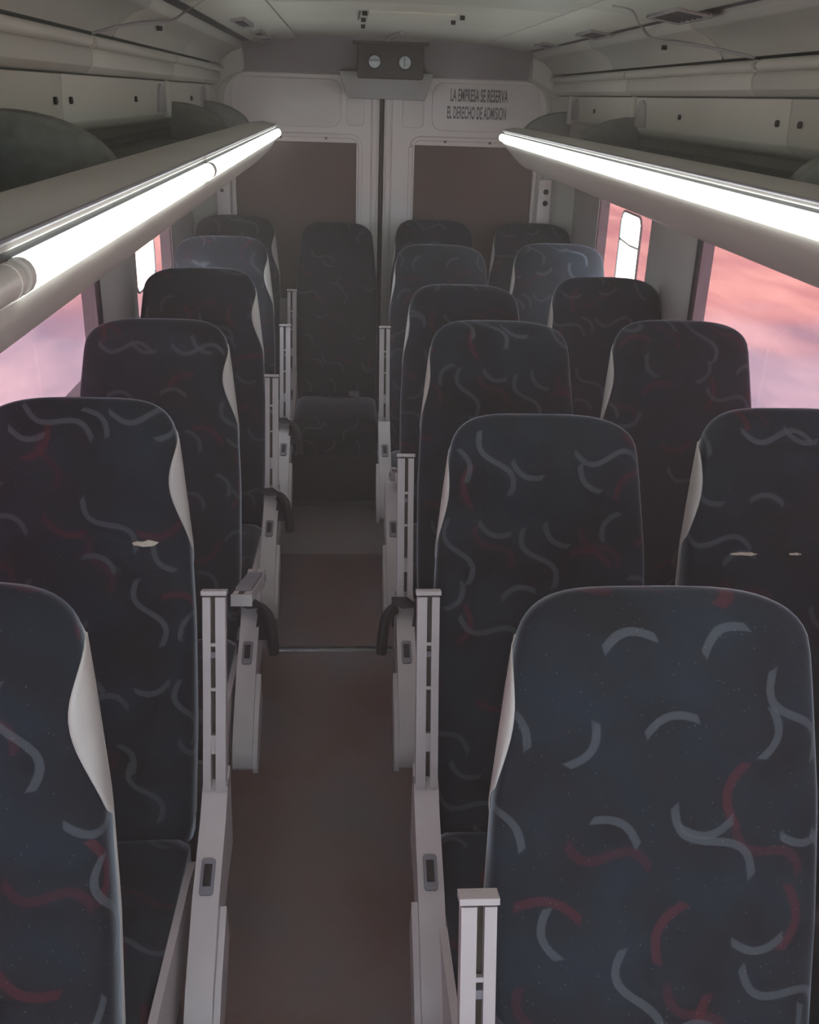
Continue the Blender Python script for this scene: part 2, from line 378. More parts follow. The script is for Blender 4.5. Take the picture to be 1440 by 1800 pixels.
# window panes: rose film, the rear ones with a vent that has no film
def pane(name, sg, y0, y1, hole=None):
    x0, x1 = sg*(XW+.004), sg*(XW+.008)
    z0, z1 = 1.0, 1.56
    wn = empty(name, (sg*(XW+.006), (y0+y1)/2, z0)); tag(wn, kind='structure')
    off = -Vector(wn.location)
    bm = bmesh.new()
    if not hole:
        box(bm, x0, x1, y0, y1, z0, z1)
        bmesh.ops.translate(bm, verts=bm.verts, vec=off); bmobj('tinted_pane', bm, TINT, wn, smooth=False)
    else:
        a, b, c, d = hole
        outer = [(y0, z0), (y1, z0), (y1, z1), (y0, z1)]
        # rounded opening
        r = .045; inner = []
        for (cy, cz, s0) in ((b-r, d-r, 0), (a+r, d-r, 1), (a+r, c+r, 2), (b-r, c+r, 3)):
            for k in range(7):
                t = (s0+k/6)*pi/2; inner.append((cy+r*cos(t), cz+r*sin(t)))
        # four quads strips: build face ring by bridging corner fans
        lay = []
        for xx in (x0, x1):
            vi = [bm.verts.new((xx, *p)) for p in inner]
            oc = [bm.verts.new((xx, *p)) for p in ((y1, z1), (y0, z1), (y0, z0), (y1, z0))]
            for q in range(4):
                for k in range(6): bm.faces.new((oc[q], vi[q*7+k], vi[q*7+k+1]))
                bm.faces.new((oc[q], vi[q*7+6], vi[(q*7+7) % 28], oc[(q+1) % 4]))
            lay.append((vi, oc))
        for j in (0, 1):
            p_, q_ = lay[0][j], lay[1][j]
            for k in range(len(p_)): bm.faces.new((p_[k], p_[(k+1) % len(p_)], q_[(k+1) % len(p_)], q_[k]))
        bmesh.ops.translate(bm, verts=bm.verts, vec=off); bmobj('tinted_pane', bm, TINT, wn, smooth=False)
        bm = bmesh.new()
        n = len(inner)
        cy, cz = (a+b)/2, (c+d)/2
        ring = [(p[0]+(p[0]-cy)/abs(p[0]-cy+1e-9)*.0, p[1]) for p in inner]
        tube(bm, [(sg*(XW+.002), *p) for p in ring+[ring[0]]], .005, n=8)
        if sg > 0: tube(bm, [(sg*(XW+.002), a, 1.300), (sg*(XW+.002), a+.12, 1.296), (sg*(XW+.002), b, 1.305)], .005, n=8)
        bmesh.ops.translate(bm, verts=bm.verts, vec=off); bmobj('vent_frame', bm, PILLAR, wn)
    return wn
pane('window_1', -1, wins_l[0][0], wins_l[0][1]); pane('window_2', -1, wins_l[1][0], wins_l[1][1], (3.53, 3.89, 1.13, 1.50))
pane('window_3', 1, wins_r[0][0], wins_r[0][1]); pane('window_4', 1, wins_r[1][0], wins_r[1][1], (3.745, 4.03, 1.05, 1.415))

# ceiling: central panels and side coves, with open seams over a dark backing
ce = empty('ceiling', (0, 2, 2.05)); tag(ce, kind='structure')
def cpiece(name, prof, y0, y1, mat=CEIL, sg=1, th=(0, .02)):
    bm = bmesh.new(); strip(bm, prof, y0, y1, th, sg); bmesh.ops.translate(bm, verts=bm.verts, vec=-Vector(ce.location))
    return bmobj(name, bm, mat, ce, bevel=.004)
cen = [(-.40, 2.028), (-.2, 2.036), (0, 2.038), (.2, 2.036), (.40, 2.028)]
for y0, y1 in ((Y_FRONT, 2.90), (2.905, 4.66)): cpiece('centre_panel', cen, y0, y1)
side = [(.404, 2.028), (.50, 2.020), (.575, 2.006), (.592, 2.004), (.602, 2.012)]
cove = [(.650, 2.000), (.662, 1.984), (.70, 1.972), (.735, 1.945), (.752, 1.918)]
for sg in (-1, 1):
    for y0, y1 in ((Y_FRONT, 2.70), (2.706, 4.66)): cpiece('side_panel', side, y0, y1, CEIL, sg)
    for y0, y1 in ((Y_FRONT, 4.85),): cpiece('valley_shade_strip', [(.59, 2.022), (.62, 2.026), (.665, 2.004)], y0, y1, HEADER, sg)  # darker strip colour stands in for shade in the valley
    for y0, y1 in ((Y_FRONT, 2.62), (2.63, 3.7), (3.705, 4.85)): cpiece('cove_panel', cove, y0, y1, LINER if 0 else CEIL, sg)
    # raised rims along the seam of the front panels
    bm = bmesh.new(); tube(bm, spline([(sg*.44, 2.55, 2.024), (sg*.50, 2.60, 2.020), (sg*.60, 2.86, 2.003), (sg*.66, 2.92, 1.976), (sg*.72, 2.70, 1.953), (sg*.75, 2.42, 1.918)], 6), .0035, n=8)
    bmesh.ops.translate(bm, verts=bm.verts, vec=-Vector(ce.location)); bmobj('seam_bead', bm, HEADER, ce)
bm = bmesh.new(); strip(bm, [(-.80, 1.96), (-.66, 2.01), (-.4, 2.055), (.4, 2.055), (.66, 2.01), (.80, 1.96)], Y_FRONT, 5.1, (0, .04))
bmesh.ops.translate(bm, verts=bm.verts, vec=-Vector(ce.location)); bmobj('roof_skin', bm, DARKP, ce, smooth=False)
# cable pipes
for k, sg in enumerate((-1, 1)):
    tr = empty('trim_%d' % (k+1), (sg*.752, 2, 1.90)); tag(tr, kind='structure')
    for y0, y1 in ((Y_FRONT, 2.37), (2.40, 3.50), (3.52, 4.80)):
        bm = bmesh.new(); tube(bm, [(0, y0-2, 0), (0, y1-2, 0)], .0135, n=12); bmobj('pipe', bm, LINER, tr)
    for y in (2.385, 3.51):
        bm = bmesh.new(); tube(bm, [(0, y-.018-2, 0), (0, y+.018-2, 0)], .0085, n=12); bmobj('pipe_clip', bm, HEADER, tr)

# rear wall (header and surround with a rounded opening) and the two doors
wr = empty('wall_rear', (0, Y_REAR, 1.0)); tag(wr, kind='structure')
off = -Vector(wr.location)
def rear_piece(name, bm, mat, bevel=0, par=None):
    bmesh.ops.translate(bm, verts=bm.verts, vec=off); return bmobj(name, bm, mat, par or wr, bevel=bevel)
def opening(y):
    r = .12; xo = .77; zt = 1.895; pts = []
    for s in (1, -1):
        for k in range(9):
            t = pi/2*k/8
            if s > 0: pts.append((xo-r+r*cos(t), zt-r+r*sin(t)))
            else: pts.append((-(xo-r+r*sin(t)), zt-r+r*cos(t)))
    return pts
bm = bmesh.new()
op = [(.77, .0)]+opening(0)+[(-.77, .0)]
ou = [(.99, .0)]+[(.99, 1.3+.08*k) for k in range(5)]+[(.85, 1.75+.05*k) for k in range(5)]+[]
n = len(op)
def outer_pt(i):
    x, z = op[i]
    if i == 0: return (.99, 0)
    if i == n-1: return (-.99, 0)
    d = Vector((x, z-1.45)); s = 10
    # ray to the shell outline (box with cut corners)
    for (nx, nz, c) in ((1, 0, .99), (-1, 0, .99), (0, 1, .62), (.8, .6, 1.02), (-.8, .6, 1.02)):
        q = d.x*nx+d.y*nz
        if q > 1e-6: s = min(s, c/q)
    return (d.x*s, 1.45+d.y*s)
A = [bm.verts.new((p[0], Y_REAR, p[1])) for p in op]; B = [bm.verts.new((*[outer_pt(i)[0]], Y_REAR-.0, outer_pt(i)[1])) for i in range(n)]
A2 = [bm.verts.new((p[0]*.985, Y_REAR+.05, p[1]-.004)) for p in op]
for i in range(n-1):
    bm.faces.new((A[i], A[i+1], B[i+1], B[i])); bm.faces.new((A[i], A2[i], A2[i+1], A[i+1]))
o = rear_piece('surround', bm, LINER)
# header running down from the ceiling
bm = bmesh.new()
hp = [(4.64, 2.036), (4.76, 2.018), (4.86, 1.965), (4.905, 1.905), (4.915, 1.897), (4.95, 1.897), (4.95, 2.06), (4.64, 2.06)]
prism(bm, hp, -.66, .66, 'x'); rear_piece('header', bm, HEADER, .003)
for sg in (-1, 1):   # curved corner fillets from header to cove
    bm = bmesh.new()
    prism(bm, [(sg*.655, 2.03), (sg*.655, 1.90), (sg*.74, 1.86), (sg*.80, 1.80), (sg*.85, 1.80), (sg*.85, 1.95), (sg*.7, 2.03)], 4.80, 4.915, 'y'); rear_piece('corner_filler', bm, LINER, .01)
# hood hanging over the top of the door gap
bm = bmesh.new()
vs = prism(bm, [(-.225, 1.91), (.205, 1.91), (.168, 1.795), (-.185, 1.795)], 4.80, 4.935, 'y'); rear_piece('hood', bm, PILLAR, .008)

def rear_door(idx, sg, gap=-.022):
    xi = gap+sg*.012; xo = sg*.765
    dr = empty('door_%d' % idx, (xi, Y_REAR+.05, 0)); tag(dr, kind='structure')
    O = -Vector(dr.location)
    def piece(name, bm, mat, bev=0, par=None):
        bmesh.ops.translate(bm, verts=bm.verts, vec=O); return bmobj(name, bm, mat, par or dr, bevel=bev)
    wi = -.141 if sg < 0 else .138; wo = sg*.722
    zt, zb, ztop = 1.598, .85, 1.90
    y = Y_REAR+.035
    bm = bmesh.new()                                     # pressed frame round the window
    def b4(x0, x1, z0, z1, y0=y, y1=y+.05): box(bm, min(x0, x1), max(x0, x1), y0, y1, z0, z1)
    b4(xi, wi, 0, ztop); b4(wi, wo, zt, ztop); b4(wo, xo, 0, ztop); b4(wi, wo, 0, zb)
    piece('door_frame', bm, DOORP)
    # raised lip round the window
    def lip(i0, i1, z0, z1, r, rad):
        pts = []
        for k in range(9):
            t = pi/2*k/8; pts.append((i1-sg*r+sg*r*sin(t), y, z1-r+r*cos(t)))
        pin = []
        for k in range(9):
            t = pi/2*k/8; pin.append((i0+sg*r-sg*r*cos(t), y, z1-r+r*sin(t)))
        b = bmesh.new(); tube(b, [(i0, y, z0)]+pin+pts+[(i1, y, z0)], rad, rad*.8, n=8)
        return b
    piece('window_lip', lip(wi-sg*.018, wo+sg*.01, .85, zt+.030, .05, .011), DOORP)
    # embossed upper panel
    e0, e1 = (wi-sg*.055 if 0 else sg*.215), sg*.725
    bm = bmesh.new(); r = .05; pts = []
    for (cx, cz, s0) in ((max(e0, e1)-r, 1.875-r, 0), (min(e0, e1)+r, 1.875-r, 1), (min(e0, e1)+r, 1.665+r, 2), (max(e0, e1)-r, 1.665+r, 3)):
        for k in range(7):
            t = (s0+k/6)*pi/2; pts.append((cx+r*cos(t), cz+r*sin(t)))
    prism(bm, pts, y-.012, y+.01, 'y'); piece('embossed_panel', bm, DOORP, .005)
    bm = bmesh.new(); pts = []; r = .018
    a0, a1 = sg*.075-(.03 if sg < 0 else 0), sg*.175-(.015 if sg < 0 else 0)
    lo, hi = min(a0, a1), max(a0, a1)
    for (cx, cz, s0) in ((hi-r, 1.80-r, 0), (lo+r, 1.80-r, 1), (lo+r, 1.675+r, 2), (hi-r, 1.675+r, 3)):
        for k in range(5):
            t = (s0+k/4)*pi/2; pts.append((cx+r*cos(t), cz+r*sin(t)))
    prism(bm, pts, y-.010, y+.01, 'y'); piece('embossed_patch', bm, DOORP, .004)
    # brown board in the window
    bm = bmesh.new(); box(bm, min(wi, wo)-.01, max(wi, wo)+.01, y+.02, y+.03, zb-.01, zt+.01); piece('window_board', bm, BOARD)
    for dx in (.25, .62):
        bm = bmesh.new(); cyl(bm, (wi+(wo-wi)*dx, y-.004, zt+.018), .006, .01, 'y', 12); piece('screw', bm, CORE)
    # inner edge: rounded vertical member by the gap
    bm = bmesh.new(); tube(bm, [(xi+sg*.022, y+.01, 0), (xi+sg*.022, y+.01, 1.89)], .020, .022, n=12); piece('edge_moulding', bm, DOORP)
    # hinge plate on the outer edge
    bm = bmesh.new(); px = sg*.775
    box(bm, px-.032, px+.032, 4.885, 4.915, 1.12, 1.46); piece('hinge_plate', bm, DOORP, .006)
    for z in ((1.405, 1.352) if sg > 0 else (1.372,)):
        bm = bmesh.new(); cyl(bm, (px+sg*.005, 4.884, z), .013 if sg > 0 else .008, .006, 'y', 18); piece('hole', bm, BLACK)
    return dr, piece
d1, _ = rear_door(1, -1); d2, pc2 = rear_door(2, 1)
bm = bmesh.new(); box(bm, -.034, -.010, Y_REAR+.045, Y_REAR+.08, 0, 1.90); rear_piece('gap_seal', bm, BLACK)
bm = bmesh.new(); tube(bm, [(-.022, Y_REAR+.04, 0), (-.022, Y_REAR+.04, 1.80)], .007, n=8); rear_piece('gap_bead', bm, CORE)

# stencilled notice on the right-hand rear door
for line, x0, x1, z in (('LA EMPRESA SE RESERVA', .300, .572, 1.816), ('EL DERECHO DE ADMISION', .287, .568, 1.740)):
    cu = bpy.data.curves.new('lettering', 'FONT'); cu.body = line; cu.size = .1; cu.extrude = .0012; cu.offset = .0016; cu.space_character = 1.05
    to = bpy.data.objects.new('tmp', cu); COL.objects.link(to)
    dg = bpy.context.evaluated_depsgraph_get(); me = bpy.data.meshes.new_from_object(to.evaluated_get(dg))
    bpy.data.objects.remove(to)
    xs = [v.co.x for v in me.vertices]; ys = [v.co.y for v in me.vertices]
    kx = (x1-x0)/(max(xs)-min(xs)); kz = .056/(max(ys)-min(ys))
    for v in me.vertices:
        v.co = Vector(((v.co.x-min(xs))*kx+x0, Y_REAR+.035-.0125-v.co.z, (v.co.y-min(ys))*kz+z-.02))-Vector(d2.location)
    o = link('lettering', me, LETTER, d2, smooth=False); o['label'] = 'dark capital lettering reading ' + line.capitalize()

# ------------------------------------------------------------------ overhead racks
def rack(sg, yend, label):
    rk = empty('luggage_rack', (sg*.70, 2.0, 1.60)); tag(rk, label, 'luggage rack', 'overhead luggage racks')
    O = -Vector(rk.location)
    def piece(name, bm, mat, bev=0):
        bmesh.ops.translate(bm, verts=bm.verts, vec=O); return bmobj(name, bm, mat, rk, bevel=bev)
    def ext(prof, y0, y1): 
        b = bmesh.new(); prism(b, [(sg*p[0], p[1]) for p in prof], y0, y1, 'y'); return b
    # front rail: rounded roll
    rail = [(.600, 1.640), (.594, 1.680), (.578, 1.697), (.555, 1.702), (.520, 1.702), (.490, 1.698), (.466, 1.692), (.462, 1.686), (.474, 1.680), (.478, 1.640)]
    piece('front_rail', ext(rail, Y_FRONT, yend), RACKP, .002)
    piece('light_channel', ext([(.474, 1.692), (.462, 1.6795), (.466, 1.650), (.50, 1.645), (.50, 1.69)], Y_FRONT, yend-.01), DARKP)
    bead = bmesh.new(); tube(bead, [(sg*.4640, Y_FRONT, 1.6930), (sg*.4640, yend, 1.6930)], .0030, n=8); piece('bead', bead, PADG)
    low = [(.466, 1.6490), (.4625, 1.6440), (.464, 1.636), (.474, 1.620), (.500, 1.592), (.532, 1.563), (.545, 1.556), (.60, 1.556), (.60, 1.575), (.55, 1.60), (.50, 1.645)]
    # lower panel tapers away at the far end
    bm = bmesh.new(); prism(bm, [(sg*p[0], p[1]) for p in low], Y_FRONT, yend-.16, 'y')
    secs = []
    for k in range(7):
        t = k/6; yy = yend-.16+.16*sin(t*pi/2); s = cos(t*pi/2)*.85+.15
        secs.append([bm.verts.new((sg*(p[0]), yy, 1.655+(p[1]-1.655)*s)) for p in low])
    for A_, B_ in zip(secs, secs[1:]):
        for i in range(len(low)): bm.faces.new((A_[i], A_[(i+1) % len(low)], B_[(i+1) % len(low)], B_[i]))
    bm.faces.new(secs[-1])
    piece('lower_panel', bm, RACKP)
    piece('shelf', ext([(.59, 1.605), (.60, 1.640), (.86, 1.655), (.90, 1.70), (.92, 1.70), (.92, 1.62), (.9, 1.60)], Y_FRONT, yend-.02), CARPET)
    # end cap
    cap = [(.600, 1.640), (.596, 1.684), (.578, 1.699), (.520, 1.705), (.466, 1.695), (.447, 1.680), (.446, 1.655), (.47, 1.635), (.50, 1.63)]
    piece('end_cap', ext(cap, yend-.004, yend+.03), RACKP, .008)
    # carpeted rounded dividers between rail and wall
    for yd in ((1.82, 3.62, 4.35) if sg < 0 else (1.74, 3.45, 4.55)):
        prof = [(.575, 1.62)]
        for k in range(12):
            t = pi/2*k/11; prof.append((.79-.205*cos(t), 1.655+.115*sin(t)))
        prof += [(.80, 1.765), (.80, 1.62)]
        piece('divider', ext(prof, yd, yd+.05), CARPET, .012)
    return rk
rack(-1, 4.12, 'grey overhead luggage rack along the left wall with carpeted shelf')
rack(1, 4.33, 'grey overhead luggage rack along the right wall with carpeted shelf')

def light_tube(sg, y0, y1, label, on=True):
    t = empty('light_tube', (sg*.457, (y0+y1)/2, 1.665)); tag(t, label, 'light tube', 'strip lights under the rack rails')
    h = (y1-y0)/2
    bm = bmesh.new(); tube(bm, [(0, -h, 0), (0, h, 0)], .0145, .0125, n=16); bmobj('tube_cover', bm, TUBE if on else TUBEOFF, t)
    for s in (-1, 1):
        bm = bmesh.new(); tube(bm, [(0, s*h-.006, 0), (0, s*h+.006, 0)], .0152, .0132, n=16); bmobj('end_ring', bm, RACKP, t)
    return t
light_tube(-1, 2.03, 4.08, 'far glowing strip light under the left luggage rack')
light_tube(-1, .82, 2.005, 'nearer glowing strip light under the left luggage rack')
light_tube(-1, -.4, .795, 'unlit tube cover at the near end of the left rack', False)
light_tube(1, -.4, 4.29, 'long unbroken glowing strip light under the right luggage rack')

# ------------------------------------------------------------------ ceiling fittings
lb = empty('lamp_box', (0.0, 4.80, 1.955)); tag(lb, 'dark rear box with two round pale lamps hanging at the ceiling end', 'lamp box')
bm = bmesh.new(); box(bm, -.142, .150, -.11, .11, -.075, .070); bmobj('housing', bm, BOXM, lb, bevel=.008)
bm = bmesh.new(); box(bm, -.165, .172, -.115, .10, .062, .078); bmobj('mounting_flange', bm, BOXM, lb, bevel=.003)
for i, x in enumerate((-.068, .066)):
    bm = bmesh.new(); cyl(bm, (x, -.115, -.008), .026, .014, 'y', 28); l_ = bmobj('lamp_lens', bm, DISC, lb, bevel=.003)
    bm = bmesh.new()
    if i == 0: box(bm, x-.024, x+.024, -.125, -.119, -.006, .001)
    else: box(bm, x-.006, x+.001, -.125, -.119, -.030, .014)
    bmobj('lens_bar', bm, HEADER, l_)
    bm = bmesh.new(); cyl(bm, (x, -.112, -.008), .031, .008, 'y', 28); bmobj('bezel', bm, BLACK, l_)

def vent(x, y, sx, sy, ns, label, tilt=0):
    z = 2.022-max(0, abs(x)-.45)*.13
    v = empty('ceiling_vent', (x, y, z)); v.rotation_euler = (0, tilt, 0); tag(v, label, 'vent', 'small ceiling vents')
    bm = bmesh.new()
    for a in ((-sx/2, sx/2, -sy/2, -sy/2+.008), (-sx/2, sx/2, sy/2-.008, sy/2), (-sx/2, -sx/2+.006, -sy/2, sy/2), (sx/2-.006, sx/2, -sy/2, sy/2)):
        box(bm, a[0], a[1], a[2], a[3], -.006, .006)
    bmobj('vent_frame', bm, HEADER, v, bevel=.001)
    bm = bmesh.new(); box(bm, -sx/2+.004, sx/2-.004, -sy/2+.004, sy/2-.004, .002, .007); bmobj('backing', bm, DARKP, v)
    for k in range(ns):
        yy = -sy/2+sy*(k+.5+.1)/(ns+.2)
        bm = bmesh.new(); box(bm, -sx/2+.005, sx/2-.005, yy-.006, yy+.004, -.004, .001, Matrix.Translation((0, 0, 0))); bmobj('slat', bm, DARKP, v)
    return v
vent(.585, 2.50, .085, .24, 6, 'large slatted ceiling vent near the picture top, right side', radians(8))
vent(.575, 3.30, .07, .22, 5, 'middle slatted ceiling vent on the right side', radians(8))
vent(.57, 4.05, .06, .20, 4, 'farthest faint slatted ceiling vent on the right side', radians(8))
vent(-.525, 3.50, .045, .32, 5, 'dark ceiling vent on the left side, nearest of three', radians(-6))
vent(-.52, 4.08, .04, .22, 4, 'dark ceiling vent on the left side, middle of three', radians(-6))
vent(-.525, 4.48, .05, .20, 4, 'dark ceiling vent on the left side, nearest the rear header', radians(-6))
hp_ = empty('ceiling_hatch', (0, 3.45, 2.036)); tag(hp_, 'pale rectangular ceiling plate with dark screws at both ends', 'hatch')
bm = bmesh.new(); box(bm, -.125, .13, -.30, .30, -.005, .004); bmobj('plate', bm, LINER, hp_, bevel=.003)
for x, y in ((-.138, 3.18), (-.138, 3.45), (-.134, 3.77), (.153, 3.21), (.147, 3.42)):
    bm = bmesh.new(); cyl(bm, (x, y-3.45, -.006), .0075, .012, 'z', 12); bmobj('screw', bm, BLACK, hp_)
bm = bmesh.new(); box(bm, -.155, -.150, -.28, .05, -.003, .003); bmobj('edge_strip', bm, DARKP, hp_)
sm = bmesh.new(); tube(sm, [(0.02, 4.12, 2.035), (-.005, 4.3, 2.033), (-.012, 4.6, 2.030)], .008, n=8); bmesh.ops.translate(sm, verts=sm.verts, vec=-Vector(ce.location)); bmobj('seam_bead', sm, HEADER, ce)
for x, y, z in ((.705, 2.98, 1.960), (-.70, 2.98, 1.960), (.33, 2.45, 2.03)):
    bm = bmesh.new(); cyl(bm, (x, y, z), .008, .012, 'z', 12); bmesh.ops.translate(bm, verts=bm.verts, vec=-Vector(ce.location)); bmobj('rivet', bm, BLACK, ce)

# ------------------------------------------------------------------ seats
LB = .875          # backrest length
HINGE_Z = .45
TILT = radians(17.5)

def halfw(t):
    # half width against height fraction, before the top rounding
    pts = [(0, .205), (.25, .213), (.5, .214), (.68, .208), (.85, .192), (1, .176)]
    for (a, b), (c, d) in zip(pts, pts[1:]):
        if t <= c: return b+(d-b)*(t-a)/(c-a)
    return pts[-1][1]
def thick(t): return .135-.065*t**1.3
def bulge(t): # forward swell of the front face (towards -y)
    return .020*math.exp(-((t-.28)/.16)**2)+.014*math.exp(-((t-.86)/.10)**2)
TC = .905

def ring_at(phi_t, mirror, nexp_in=4.6, nexp_out=2.7, NR=44):
    """(t, scale_in, scale_out, thickness scale) -> ring points"""
    t, si, so_, st = phi_t
    wv = halfw(t); d = thick(t)*st; yc = thick(t)/2
    pts = []
    for k in range(NR):
        a = 2*pi*(k+.5)/NR-pi/2    # starts in the middle of the front
        ca, sa = cos(a), sin(a)
        x = math.copysign(abs(ca)**(2/4.5), ca); y = math.copysign(abs(sa)**(2/3.2), sa)
        s = si if (x < 0) else so_
        if mirror: s = so_ if (x < 0) else si
        X = x*wv*s
        Y = yc+y*d/2
        if sa < 0:
            Y -= bulge(t)*(1-abs(x)**3)*st
            Y -= .012*abs(x)**4*(1-t)*st
        pts.append((X, Y))
    return pts

def levels():
    L_ = [(t, 1, 1, 1) for t in [TC*k/22 for k in range(23)]]
    for k in range(1, 13):
        ph = (pi/2)*(k/12)**.85
        def prof(n): return max(cos(ph), 0)**(2/n)
        t = TC+(1-TC)*sin(ph)**(2/2.6)
        if k == 12: L_.append((1.0, .12, .12, .12))
        else: L_.append((t, max(prof(5.0), .12), max(prof(3.0), .12), max(prof(2.2), .12)))
    return L_

def backrest_mesh(mirror):
    """aisle side has the crisper shoulder"""
    bm = bmesh.new(); uvl = bm.loops.layers.uv.new('UVMap')
    rings = []; NR = 44
    for lv in levels():
        pts = ring_at(lv, mirror)
        # arc length from front middle
        arc = [0]*NR
        vs = [bm.verts.new((p[0], p[1], lv[0]*LB)) for p in pts]
        rings.append((vs, pts, lv))
    uvs = []
    vacc = 0; prev = None
    for vs, pts, lv in rings:
        if prev is not None:
            vacc += math.hypot(lv[0]*LB-prev[2][0]*LB, (pts[0][1]-prev[1][0][1]))
        prev = (vs, pts, lv)
        u = [0]*(NR+1)
        for k in range(1, NR+1):
            a, b = pts[k-1], pts[k % NR]; u[k] = u[k-1]+math.hypot(a[0]-b[0], a[1]-b[1])
        uvs.append((u, vacc))
    for i in range(len(rings)-1):
        A_, B_ = rings[i][0], rings[i+1][0]
        for k in range(NR):
            kn = (k+1) % NR
            f = bm.faces.new((A_[k], A_[kn], B_[kn], B_[k]))
            tot0, tot1 = uvs[i][0][NR], uvs[i+1][0][NR]
            # centre the seam so that u is symmetrical about the front
            def UV(j, kk): 
                u = uvs[j][0][kk]; tot = uvs[j][0][NR]
                return (u if u < tot/2 else u-tot, uvs[j][1])
            c = [UV(i, k), UV(i, k+1), UV(i+1, k+1), UV(i+1, k)]
            us = [q[0] for q in c]
            if max(us)-min(us) > .3: c = [(q[0] if q[0] > 0 else q[0]+uvs[i][0][NR], q[1]) for q in c]
            for lp, q in zip(f.loops, c): lp[uvl].uv = q
    f = bm.faces.new(rings[-1][0])
    for lp in f.loops: lp[uvl].uv = (lp.vert.co.x, uvs[-1][1]+lp.vert.co.y)
    f = bm.faces.new(rings[0][0][::-1])
    for lp in f.loops: lp[uvl].uv = (lp.vert.co.x, lp.vert.co.y)
    bmesh.ops.recalc_face_normals(bm, faces=bm.faces)
    me = bpy.data.meshes.new('backrest'); bm.to_mesh(me); bm.free(); me.materials.append(FAB)
    for p in me.polygons: p.use_smooth = True
    return me

def ring_point(t, a, s):
    """point of the aisle-side skin of the backrest at height fraction t and ring angle a (side s = +-1)"""
    sc, st = 1, 1
    if t > TC:
        c_ = math.sqrt(max(0, 1-((t-TC)/(1-TC))**2.6)); sc = c_**(2/5.0); st = c_**(2/2.2)
    d = thick(t)*st; yc = thick(t)/2; ca, sa = cos(a), sin(a)
    x = abs(ca)**(2/4.5); y = math.copysign(abs(sa)**(2/3.2), sa)
    Y = yc+y*d/2
    if sa < 0: Y -= bulge(t)*(1-x**3)*st+.012*x**4*(1-t)*st
    return Vector((s*x*halfw(t)*sc, Y))

def side_panel_mesh(s):
    """cream lens-shaped panel let into the aisle side, s = +-1"""
    bm = bmesh.new(); rows = []
    T0, T1, NT, NS = .50, .965, 34, 12
    for i in range(NT+1):
        tt = i/NT; t = T0+(T1-T0)*tt
        g = sin(pi*tt**1.7)**.8 if 0 < tt < 1 else 0
        ab = radians(62); af = ab-(ab+radians(40 if s > 0 else 24))*g-.01
        row = []
        for k in range(NS+1):
            a = af+(ab-af)*k/NS
            p = ring_point(t, a, s); q = ring_point(t, a+.01, s); n = Vector(((q-p).y, -(q-p).x)).normalized()*s
            if n.x*s < 0: n = -n
            p = p+n*.0022
            row.append(bm.verts.new((p.x, p.y, t*LB)))
        rows.append(row)
    for A_, B_ in zip(rows, rows[1:]):
        for k in range(NS): bm.faces.new((A_[k], A_[k+1], B_[k+1], B_[k]))
    bmesh.ops.remove_doubles(bm, verts=bm.verts, dist=1e-5)
    bmesh.ops.recalc_face_normals(bm, faces=bm.faces)
    bmesh.ops.solidify(bm, geom=bm.faces[:], thickness=.002)
    me = bpy.data.meshes.new('side_panel'); bm.to_mesh(me); bm.free(); me.materials.append(VINYL)
    for p in me.polygons: p.use_smooth = True
    return me

def piping_mesh(s):
    bm = bmesh.new(); pts = []
    for i in range(40):
        t = .02+(.90)*i/39; pts.append((s*(halfw(t)*.955), thick(t)*.93, t*LB))
    tube(bm, pts, .004, n=6)
    me = bpy.data.meshes.new('piping'); bm.to_mesh(me); bm.free(); me.materials.append(VINYL)
    for p in me.polygons: p.use_smooth = True
    return me

def cushion_mesh():
    bm = bmesh.new(); uvl = bm.loops.layers.uv.new('UVMap')
    NX, NL = 16, 28
    # side profile (y forward negative, z) closed loop from back top to front, under, back
    prof = []
    for k in range(15): t = k/14; prof.append((.02-.42*t, .0+.018*sin(pi*t*.9)+.012*t))
    for k in range(1, 8): a = pi/2*k/7; prof.append((-.40-.055*sin(a), .012-.055*(1-cos(a))))
    for k in range(1, 4): prof.append((-.455+.006*k, -.043-.035*k))
    for k in range(1, 5): prof.append((-.437+.115*k, -.148))
    rings = []
    for i in range(NX+1):
        x = -1+2*i/NX; xx = math.copysign(abs(x)**.9, x); e = (abs(xx)**6)
        sc = 1-.22*e
        rings.append([bm.verts.new((.205*xx, -.2+(p[0]+.2)*(1-.06*e), -.06+(p[1]+.06)*sc+.010*abs(xx)**3*(1 if p[1] > -.05 else 0)*(1-e))) for p in prof])
    arc = [0]
    for a, b in zip(prof, prof[1:]): arc.append(arc[-1]+math.hypot(a[0]-b[0], a[1]-b[1]))
    n = len(prof)
    for i in range(NX):
        for k in range(n):
            kn = (k+1) % n
            f = bm.faces.new((rings[i][k], rings[i][kn], rings[i+1][kn], rings[i+1][k]))
            for lp, (ii, kk) in zip(f.loops, ((i, k), (i, kn), (i+1, kn), (i+1, k))):
                lp[uvl].uv = (.205*(-1+2*ii/NX)+.31, arc[kk] if kn else arc[k])
    bm.faces.new(rings[0]); bm.faces.new(rings[-1][::-1])
    bmesh.ops.recalc_face_normals(bm, faces=bm.faces)
    me = bpy.data.meshes.new('cushion'); bm.to_mesh(me); bm.free(); me.materials.append(FAB)
    for p in me.polygons: p.use_smooth = True
    return me

ME_BACK = {False: backrest_mesh(False), True: backrest_mesh(True)}
ME_PANEL = {-1: side_panel_mesh(-1), 1: side_panel_mesh(1)}
ME_PIPE = {-1: piping_mesh(-1), 1: piping_mesh(1)}
ME_CUSH = cushion_mesh()

def mk(name, me, parent, loc=None, rot=None, scale=None, label=None):
    o = bpy.data.objects.new(name, me); COL.objects.link(o); o.parent = parent
    if loc: o.location = loc
    if rot: o.rotation_euler = rot
    if scale: o.scale = scale
    if label: o['label'] = label
    return o

